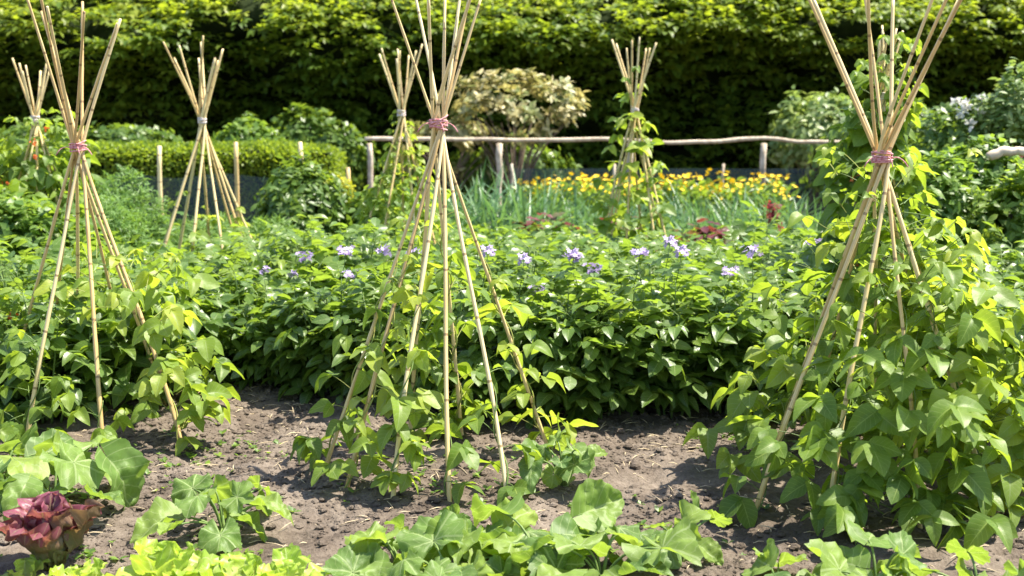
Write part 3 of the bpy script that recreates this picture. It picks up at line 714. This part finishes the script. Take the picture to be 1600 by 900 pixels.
# ------------------------------------------------------------------ mixed rows behind the potatoes
lv = Kind([leafy(34, .5, .26, CHARD, .15, 'leafy', 'leafy_vegetable', 'vegetable plant') for _ in range(5)])
bt = Kind([leafy(20, .46, .22, CHARD, .17, 'beet', 'beet_plant', 'beet', 'darkstem') for _ in range(2)])
beet_at = [G(1130, 375, .35), G(870, 352, .4), G(1105, 385, .35), G(515, 352, .4), G(965, 352, .4), G(845, 352, .4), G(490, 355, .4), G(1085, 372, .35)]
for r_ in range(8):
    y0 = 9.15+r_*.36; x = -5
    while x < 5.2:
        xx = x+rng.normal()*.06; y = y0+rng.normal()*.06; px = 800+FPX*xx/y
        if abs(xx) < y*.45+.3:
            side = 'left half' if px < 640 else ('middle' if px < 1050 else 'right half')
            rown = 'nearer' if r_ < 4 else 'farther'
            lv.place((xx, y, 0), f'yellow-green leafy vegetable plant in the {rown} rows behind the potatoes, {side} of the plot', f'leafy vegetables {rown} {side}', sc=rng.uniform(.8, 1.15))
        x += .4
for g in beet_at: bt.place((g[0], g[1], 0), 'dark red leaved beet plant among yellow-green vegetables', 'beet plants', sc=rng.uniform(1.05, 1.2))
lv.done(); bt.done()
g = G(1207, 335, .5); spray_shrub((g[0], g[1], 0), 'crimson red orach plant in front of the leeks', .08, .08, .28, .36, 50, .055, 'orach', ELL, 'red_orach', 'orach plant', 6, gap=.1)

lk = Kind([leek(9, .78) for _ in range(5)])
for r_ in range(6):
    x = P(640, 300, 12)[0]
    while x < P(1290, 300, 13)[0]:
        yy = 12.2+r_*.28; pos = (x+rng.normal()*.03, yy+rng.normal()*.03, 0); nr = 'front rows' if r_ < 3 else 'back rows'
        sd_ = 'left of' if x < P(950, 300, 12.5)[0] else 'right of'
        big = 1.2 if x < P(850, 300, 12.5)[0] else .98
        lk.place(pos, f'blue-green leek in the {nr} of the leek bed {sd_} the pale bean teepee', f'leeks in the {nr} {sd_} the teepee', sc=rng.uniform(.8, 1.1)*big); x += .19
lk.done()

def marigold():
    root = thing('flowering_plant', '', 'flowering plant'); fo = MB(); bag = LeafBag(ELL); hd = []
    for k in range(120):
        a = rng.random()*6.28; rr = .2*math.sqrt(rng.random()); bag.add([math.cos(a)*rr, math.sin(a)*rr, rng.uniform(.1, .6)], nrm(np.array([math.cos(a), math.sin(a), .6])+rng.normal(size=3)*.4), rng.normal(size=3)+[0, 0, 1], .10)
    for k in range(15):
        fb = MB(); hd.append(fb)
        a = rng.random()*6.28; rr = .2*math.sqrt(rng.random()); c = np.array([math.cos(a)*rr, math.sin(a)*rr, rng.uniform(.54, .7)]); n = nrm([rng.normal()*.5, -.5+rng.normal()*.4, 1]); s1 = nrm(np.cross(n, [1, 0, .1])); s2 = np.cross(n, s1)
        for w_ in range(9):
            an = w_*.7; fb.leaves(SMALL[0], c, s1*math.cos(an)+s2*math.sin(an)+n*.35, n, .031)
    bag.flush(fo); fo.build('foliage', M['leafy'], root); [h.build('flower_head', M['yellow'], root) for h in hd]; return root
mg = Kind([marigold() for _ in range(4)])
for r_ in range(3):
    x = P(835, 290, 14.3)[0]
    while x < P(1235, 290, 14.6)[0]:
        mg.place((x+rng.normal()*.05, 14.2+r_*.3+rng.normal()*.05, 0), 'golden yellow flowering plant in the strip behind the leeks', 'yellow flowers behind the leeks', sc=rng.uniform(.9, 1.12)); x += .26
mg.done()

# ------------------------------------------------------------------ fences
def post_mb(mb, x, y, h, r=.045):
    n = 7; pts = np.stack([x+rng.normal(size=n)*.006, y+rng.normal(size=n)*.006, np.linspace(-.05, h, n)], -1); mb.tube(pts, np.linspace(r*1.08, r, n), 8)
FY = 16.0
root = thing('rail_fence', 'weathered wooden rail fence on round posts before the tall hedge', 'fence', (P(575, 220, FY)[0], FY, 0)); O = np.array(root.location)
def rail(mb, pxs, D, r=.025):
    pts = np.array([P(a, b, D) for a, b in pxs]); t = np.linspace(0, len(pts)-1, 60)
    q = np.stack([np.interp(t, np.arange(len(pts)), pts[:, k]) for k in range(3)], -1); q[:, 2] += .006*np.sin(t*2.1)+.003*np.sin(t*7); mb.tube(q, r*(1+.07*np.sin(t*2.3)+.05*np.sin(t*6.1)), 8)
m_ = MB(); rail(m_, [(570, 217), (660, 218), (760, 217), (850, 219), (960, 218), (1040, 222), (1120, 221), (1195, 216), (1250, 221), (1325, 222)], FY); m_.build('rail', M['wood'], root, origin=O)
for px in (577, 780, 1195, 985):
    m_ = MB(); g = P(px, 230, FY); post_mb(m_, g[0], FY+.075, 1.06, .042 if px != 577 else .036); m_.build('post', M['wood'], root, origin=O)
root = thing('rail_fence', 'short bent log rail poking out of shrubs at the right edge', 'fence', (P(1580, 240, 8.3)[0], 8.3, 0)); O = np.array(root.location)
m_ = MB(); rail(m_, [(1545, 246), (1565, 238), (1590, 235), (1640, 240), (1720, 240)], 8.3, .032); m_.build('rail', M['wood'], root, origin=O)
for px in (1660, 1720):
    m_ = MB(); g = P(px, 240, 8.3); post_mb(m_, g[0], 8.38, g[2]-.02, .035); m_.build('post', M['wood'], root, origin=O)

NY = 12.4
root = thing('netting_fence', 'low grey garden netting strung between canes in front of the clipped hedge', 'netting', (P(300, 290, NY)[0], NY, 0)); O = np.array(root.location)
m_ = MB(); xs_ = np.linspace(P(170, 290, NY)[0], P(545, 290, NY)[0], 40); zs_ = np.linspace(.02, .88, 6)
XX, ZZ = np.meshgrid(xs_, zs_); ZZ = ZZ*(1-.05*np.sin(XX*3.2)**2); i = np.arange(5)[:, None]*40+np.arange(39)[None]
m_.raw(np.stack([XX, NY+.03*np.sin(XX*5+ZZ*3), ZZ], -1).reshape(-1, 3), np.stack([i, i+1, i+41, i+40], -1).reshape(-1, 4)); m_.build('net', M['net'], root, origin=O)
for px, pt in ((247, 228), (368, 222), (470, 222), (545, 262)):
    m_ = MB(); g = P(px, pt, NY-.07); post_mb(m_, g[0], NY-.07, g[2], .022); m_.build('stake', M['cane'], root, origin=O)
NY2 = 15.2
root = thing('netting_fence', 'dark low netting behind the strip of yellow flowers', 'netting', (P(1000, 270, NY2)[0], NY2, 0)); O = np.array(root.location)
m_ = MB(); xs_ = np.linspace(P(800, 290, NY2)[0], P(1300, 290, NY2)[0], 40); zs_ = np.linspace(.02, .78, 6)
XX, ZZ = np.meshgrid(xs_, zs_); m_.raw(np.stack([XX, NY2+.03*np.sin(XX*5+ZZ*3), ZZ], -1).reshape(-1, 3), np.stack([i, i+1, i+41, i+40], -1).reshape(-1, 4)); m_.build('net', M['net'], root, origin=O)
for px in (800, 960, 1130, 1300):
    m_ = MB(); g = P(px, 268, NY2-.05); post_mb(m_, g[0], NY2-.05, .84, .018); m_.build('stake', M['wood'], root, origin=O)

# ------------------------------------------------------------------ hedges
def clipped_hedge():
    y0, y1, h = 14.0, 15.0, 1.07; xa, xb = -9.0, P(520, 250, 14)[0]
    root = thing('clipped_hedge', 'low neatly clipped green hedge with a rounded end', 'hedge', ((xa+xb)/2, 14.5, 0)); O = np.array(root.location)
    n = 42000; u = rng.random(n); x = rng.uniform(xa, xb, n); ss = rng.random(n)
    # profile: front face, rounded shoulder, top
    per = np.where(ss < .6, ss/.6, (ss-.6)/.4)
    front = ss < .6
    y = np.where(front, y0+.02*rng.normal(size=n), y0+per*(y1-y0)); z = np.where(front, per*h, h+.015*rng.normal(size=n))
    sh = np.clip(1-(np.abs(y-y0)+(h-z))/.16, 0, 1); y += sh*.04; z -= sh*.04
    endr = np.clip((x-(xb-.25))/.25, 0, 1); z = z*(1-.12*endr**2)
    bump = .05*vnoise(x*3, z*4)+.03*vnoise(x*9, z*9+y*5); nx_ = np.stack([0*x, np.where(front, -1., 0), np.where(front, .15, 1.)], -1)
    p = np.stack([x, y, z], -1)+nx_*bump[:, None]
    m2 = 2500; th = rng.random(m2); pe = np.stack([np.full(m2, xb)-.04*rng.random(m2), y0+(y1-y0)*th, .93*h*rng.random(m2)], -1); ne = np.tile([1., 0, .1], (m2, 1))
    p = np.vstack([p, pe]); nn = np.vstack([nx_, ne]); f = nrm(nn+rng.normal(size=(len(p), 3))*.7); up = rng.normal(size=(len(p), 3))+np.array([0, 0, .8])
    mb = MB(); mb.leaves(SMALL[0], p, f, up, rng.uniform(.035, .06, len(p))); 
    cb = MB(); bx(cb, xa, xb-.06, y0+.05, y1-.05, -.02, h-.05); cb.build('shade_core', M['core'], root, origin=O, smooth=False)  # solid dark box added inside the leaves to stand for the shaded interior
    mb.build('foliage', M['box'], root, origin=O)
def bx(mb, x0, x1, y0, y1, z0, z1):
    v = [[x, y, z] for z in (z0, z1) for y in (y0, y1) for x in (x0, x1)]
    mb.raw(v, [[0, 2, 3, 1], [4, 5, 7, 6], [0, 1, 5, 4], [2, 6, 7, 3], [0, 4, 6, 2], [1, 3, 7, 5]])
clipped_hedge()

def tall_hedge():
    root = thing('tall_hedge', 'tall dense leafy hedge filling the whole background, sunlit along its top', 'hedge', (0, 20.5, 0)); O = np.array(root.location)
    TOP = 3.8
    def surf(x, z):            # depth of the front face; leans back towards the top, lumps all over
        t = np.clip((z-2.75)/(TOP-2.75), 0, 1)
        return 19.0+1.9*t**1.4+.75*np.clip((2.5-z)/.8, 0, 1)-.25*np.exp(-((z-2.8)/.3)**2)+1.0*vnoise(x*.7, z*.9+5)+.6*vnoise(x*1.6+9, z*2.8)
    def top(x): return TOP-.05+.55*vnoise(x*.7+3, x*0+2)+.2*vnoise(x*2.3, x*0+7)-.55*np.exp(-((x+6.95)/.35)**2)-.25*np.exp(-((x-3.0)/.3)**2)
    mb = MB(); n = 9500
    x = rng.uniform(-11, 11, n); z = 4.0*(rng.random(n)**.8); keep = (z < top(x)) & (vnoise(x*1.5+40, z*3.4)+vnoise(x*4+3, z*7)*.5 > -.32); x, z = x[keep], z[keep]; n = len(x); brighter = .3*np.clip((z-2.3)/.7, 0, 1)  # upper leaves shifted yellower: sunlight on the hedge top put into their colour
    y = surf(x, z)+.05+.35*rng.random(n)**2*1.3-.2*rng.random(n)
    c = np.stack([x, y, z], -1)
    # each bough tip is a flat, slightly drooping fan of leaves
    az = rng.normal(size=n)*.7; out = np.stack([np.sin(az), -np.cos(az), rng.normal(size=n)*.2-.05], -1); out = nrm(out); side = nrm(np.cross(out, np.tile([0, 0, 1.], (n, 1)))); up = np.cross(side, out)
    r0 = rng.random(n); nl = 10; L = rng.uniform(.2, .42, n)
    for k in range(nl):
        t = k/(nl-1); sg = 1 if k % 2 else -1
        p = c+out*(L*t)[:, None]+side*(sg*.03)+rng.normal(size=(n, 3))*.02
        f = nrm(out*(.5+.6*t)+side*sg*(1-.7*t)+rng.normal(size=(n, 3))*.2)
        mb.leaves(HEDGE[k % 3], p, f, up+rng.normal(size=(n, 3))*.2, rng.uniform(.10, .165, n), np.clip(r0*.6+.3*rng.random(n)+brighter, 0, 1))
    # top crust, seen where the crown rounds over
    m = 3000; x = rng.uniform(-11, 11, m); tt = top(x); y = surf(x, tt)+rng.uniform(-.1, 1.2, m); c = np.stack([x, y, tt-.05+.22*rng.random(m)], -1)
    for k in range(7):
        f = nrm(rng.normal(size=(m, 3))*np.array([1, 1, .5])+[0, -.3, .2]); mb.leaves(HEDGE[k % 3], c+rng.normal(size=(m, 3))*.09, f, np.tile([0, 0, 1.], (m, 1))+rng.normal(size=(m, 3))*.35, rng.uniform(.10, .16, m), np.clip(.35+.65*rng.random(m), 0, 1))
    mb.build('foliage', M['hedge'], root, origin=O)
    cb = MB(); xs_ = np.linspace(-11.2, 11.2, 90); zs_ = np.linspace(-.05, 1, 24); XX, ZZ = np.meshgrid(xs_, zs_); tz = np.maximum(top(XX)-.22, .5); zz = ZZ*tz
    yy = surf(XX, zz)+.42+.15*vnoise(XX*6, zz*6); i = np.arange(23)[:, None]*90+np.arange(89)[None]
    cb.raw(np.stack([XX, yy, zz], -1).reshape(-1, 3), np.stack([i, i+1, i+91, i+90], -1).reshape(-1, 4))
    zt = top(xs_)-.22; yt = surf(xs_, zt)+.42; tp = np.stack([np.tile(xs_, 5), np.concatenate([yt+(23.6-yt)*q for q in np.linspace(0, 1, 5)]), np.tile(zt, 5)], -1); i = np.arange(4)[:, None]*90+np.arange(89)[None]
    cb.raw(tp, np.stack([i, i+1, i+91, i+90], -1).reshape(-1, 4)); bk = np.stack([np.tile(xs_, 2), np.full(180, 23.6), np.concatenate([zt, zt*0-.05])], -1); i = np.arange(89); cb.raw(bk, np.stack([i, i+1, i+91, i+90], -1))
    cb.build('shade_core', M['core'], root, origin=O)  # solid dark slab added behind the leaves to block light coming through
    for k in range(14):
        tb = MB(); x0 = -9.8+k*1.5+rng.normal()*.3; yb = float(surf(np.array([x0]), np.array([.5]))[0])+.3
        tb.tube(np.stack([x0+np.cumsum(rng.normal(size=8)*.05), yb+np.linspace(0, .7, 8), np.linspace(-.05, 2.8, 8)], -1), np.linspace(.09, .03, 8), 8); tb.build('trunk', M['bark'], root, origin=O)
tall_hedge()

# ------------------------------------------------------------------ shrubs and other planting
def at(px, py, D): q = P(px, py, D); return (q[0], q[1], 0)
S = spray_shrub
S(at(803, 165, 17), 'cream-leaved rounded shrub on bare branches behind the wooden rail', .95, .6, .50, 1.50, 200, .12, 'cream', ELL, 'ornamental_shrub', 'shrub', 10, lift=.8, clumps=40)
S(at(700, 210, 17.2), 'low tan and cream leaved shrub behind the rail beside the middle teepee', .75, .5, .42, .98, 90, .14, 'cream', ELL, 'ornamental_shrub', 'shrub', 11, lift=.7, clumps=18)
S(at(1285, 190, 17.2), 'pale variegated shrub behind the right end of the wooden rail', .72, .5, .62, 1.08, 380, .14, 'palegreen', ELL, 'ornamental_shrub', 'shrub', 7)
S(at(800, 240, 17.6), 'dark leafy undershrub below the cream-leaved shrub', .9, .4, .5, .55, 320, .11, 'shrub', SMALL, 'bush', 'bush', 8)
S(at(382, 215, 16.2), 'light green mounded bush peeping over the clipped hedge', .5, .4, .45, .92, 300, .10, 'leafy', SMALL, 'bush', 'bush', 8, gap=.2)
S(at(185, 210, 16.6), 'mid green bush behind the clipped hedge by the left teepee', 1.0, .5, .42, .85, 420, .11, 'shrub', SMALL, 'bush', 'bush', 8)
S(at(40, 220, 16.8), 'dim green bush behind the clipped hedge at the left edge', .8, .5, .5, .8, 300, .11, 'shrub', SMALL, 'bush', 'bush', 8)
S(at(490, 205, 18.0), 'dark bush at the foot of the tall hedge beyond the clipped hedge end', .8, .4, .7, .75, 420, .12, 'shrub', SMALL, 'bush', 'bush', 8)
S(at(470, 300, 11.6), 'grey-green leafy bush in front of the netting', .42, .36, .45, .55, 380, .10, 'shrub', ELL, 'bush', 'bush', 8, gap=.2)
S(at(528, 285, 11.9), 'small golden yellow bush beside the grey-green bush', .14, .14, .16, .70, 90, .07, 'golden', SMALL, 'golden_bush', 'bush', 8, gap=.1)
S(at(590, 300, 11.7), 'green bush under the yellowing bean teepee', .4, .3, .3, .42, 260, .09, 'leafy', SMALL, 'bush', 'bush', 8, gap=.2)
for k, (px, py, D, h) in enumerate([(150, 300, 10.8, .92), (195, 300, 11.0, .95), (225, 320, 10.9, .62), (120, 320, 10.2, .85), (170, 330, 10.2, .8), (290, 330, 11.3, .5), (345, 320, 11.5, .5), (415, 330, 11, .55)]):
    wd = ['beside the left teepee, leftmost', 'midway along the netting', 'beside the first netting stake', 'close behind the left teepee', 'lowest in front of the netting', 'under the bare distant teepee', 'behind the bare distant teepee', 'right of the bare distant teepee'][k]
    S(at(px, py, D), f'feathery green herb {wd}', .34, .3, h*.5, h*.5, 420, .075, 'feather', [leaf_tpl(2, 2, .16, 'lance', .1, .1, 0, 5, 0, 3)], 'feathery_herb', 'herb', 9, grp='feathery herbs at the left', gap=.1)
# right-hand border
S(at(1585, 200, 10.6), 'pale flowering bush at the right edge, tallest of the border', .42, .4, .68, 1.15, 520, .085, 'palegreen', ELL, 'bush', 'bush', 8)
S(at(1490, 240, 10.8), 'rose bush with white blooms in front of the dark hedge', .42, .35, .55, 1.0, 330, .085, 'shrub', SMALL, 'rose_bush', 'rose bush', 6, flowers=('white', 6, .06))
S(at(1530, 270, 9.4), 'yellow-green bush in the right border beside the bean teepee', .5, .4, .55, .72, 620, .085, 'leafy', SMALL, 'bush', 'bush', 8)
S(at(1470, 300, 8.9), 'fresh green bush just right of the right teepee', .36, .33, .5, .65, 460, .085, 'leafy', ELL, 'bush', 'bush', 8)
S(at(1590, 330, 8.6), 'dark green bush low at the right edge', .42, .4, .5, .6, 520, .085, 'bean', ELL, 'bush', 'bush', 8)
S(at(1608, 262, 9.6), 'purple flowered plant at the right edge below the log rail', .14, .14, .2, 1.0, 60, .06, 'beet', SMALL, 'purple_plant', 'flowering plant', 8)
S(at(1400, 205, 15), 'dark bush filling the gap behind the right teepee', 1.0, .5, .8, .7, 420, .12, 'shrub', SMALL, 'bush', 'bush', 8)
for k, (px, D, h) in enumerate([(20, 8.6, .9), (75, 8.8, .8), (-20, 9.0, 1.0), (110, 9.0, .75)]):
    wd = ['at the left edge', 'under the far left teepee', 'cut off by the left edge', 'behind the left teepee'][k]
    S(at(px, 300, D), f'dense leafy bush {wd}', .36, .33, h*.5, h*.5, 380, .10, 'leafy', SMALL, 'bush', 'bush', 8, gap=.15)

# ------------------------------------------------------------------ foreground vegetables
def gl(px, py): q = G(px, py); return (q[0], q[1], float(soil_z(q[0], q[1])))
squash(gl(85, 795), 'large squash plant behind the red lettuce at the left', 9, .30, .23, .30)
squash(gl(5, 770), 'squash plant cut off by the left edge', 7, .28, .23, .28)
squash(gl(352, 835), 'compact squash plant alone on bare soil, left of the middle teepee', 9, .20, .19, .22)
squash(gl(630, 890), 'squash plant with pale leaves left of the group in front of the middle teepee', 8, .24, .14, .22)
squash(gl(735, 868), 'bushy squash plant directly below the middle teepee', 8, .24, .15, .22)
squash(gl(700, 925), 'squash plant cut off by the bottom edge below the middle teepee', 7, .25, .15, .24)
squash(gl(845, 880), 'squash plant with upright folded leaves right of the middle teepee', 8, .24, .19, .25)
squash(gl(940, 905), 'large leaved squash plant in the middle of the bottom edge', 8, .24, .16, .26)
squash(gl(1060, 870), 'squash plant with a tall curled leaf on the soil between two teepees', 5, .16, .20, .22)
squash(gl(1215, 935), 'squash plant at the bottom edge below the bare cane of the right teepee', 4, .16, .12, .22)
squash(gl(1370, 945), 'squash plant with two broad pale leaves below the right teepee', 5, .13, .20, .27)
squash(gl(1530, 950), 'squash plant at the bottom right corner', 5, .18, .16, .25)
squash(gl(880, 765), 'small squash plant beside the right foot of the middle teepee', 7, .16, .20, .17, mat='squash')
lettuce(gl(82, 885), 'upright crimson red lettuce with glossy folded leaves', 20, .25, 'redlettuce', COSL, .72, None, 'red_lettuce', 'lettuce')
lettuce(gl(262, 905), 'largest bright green lettuce with crinkled leaves at the bottom left', 18, .2)
lettuce(gl(130, 915), 'small frilly lettuce just right of the red lettuce', 14, .12)
lettuce(gl(375, 920), 'frilly pale lettuce right of the largest lettuce', 16, .14)
lettuce(gl(455, 925), 'last frilly lettuce of the row, farthest from the red one', 16, .13)
lettuce(gl(40, 905), 'tiny lettuce in front of the red lettuce', 10, .1)
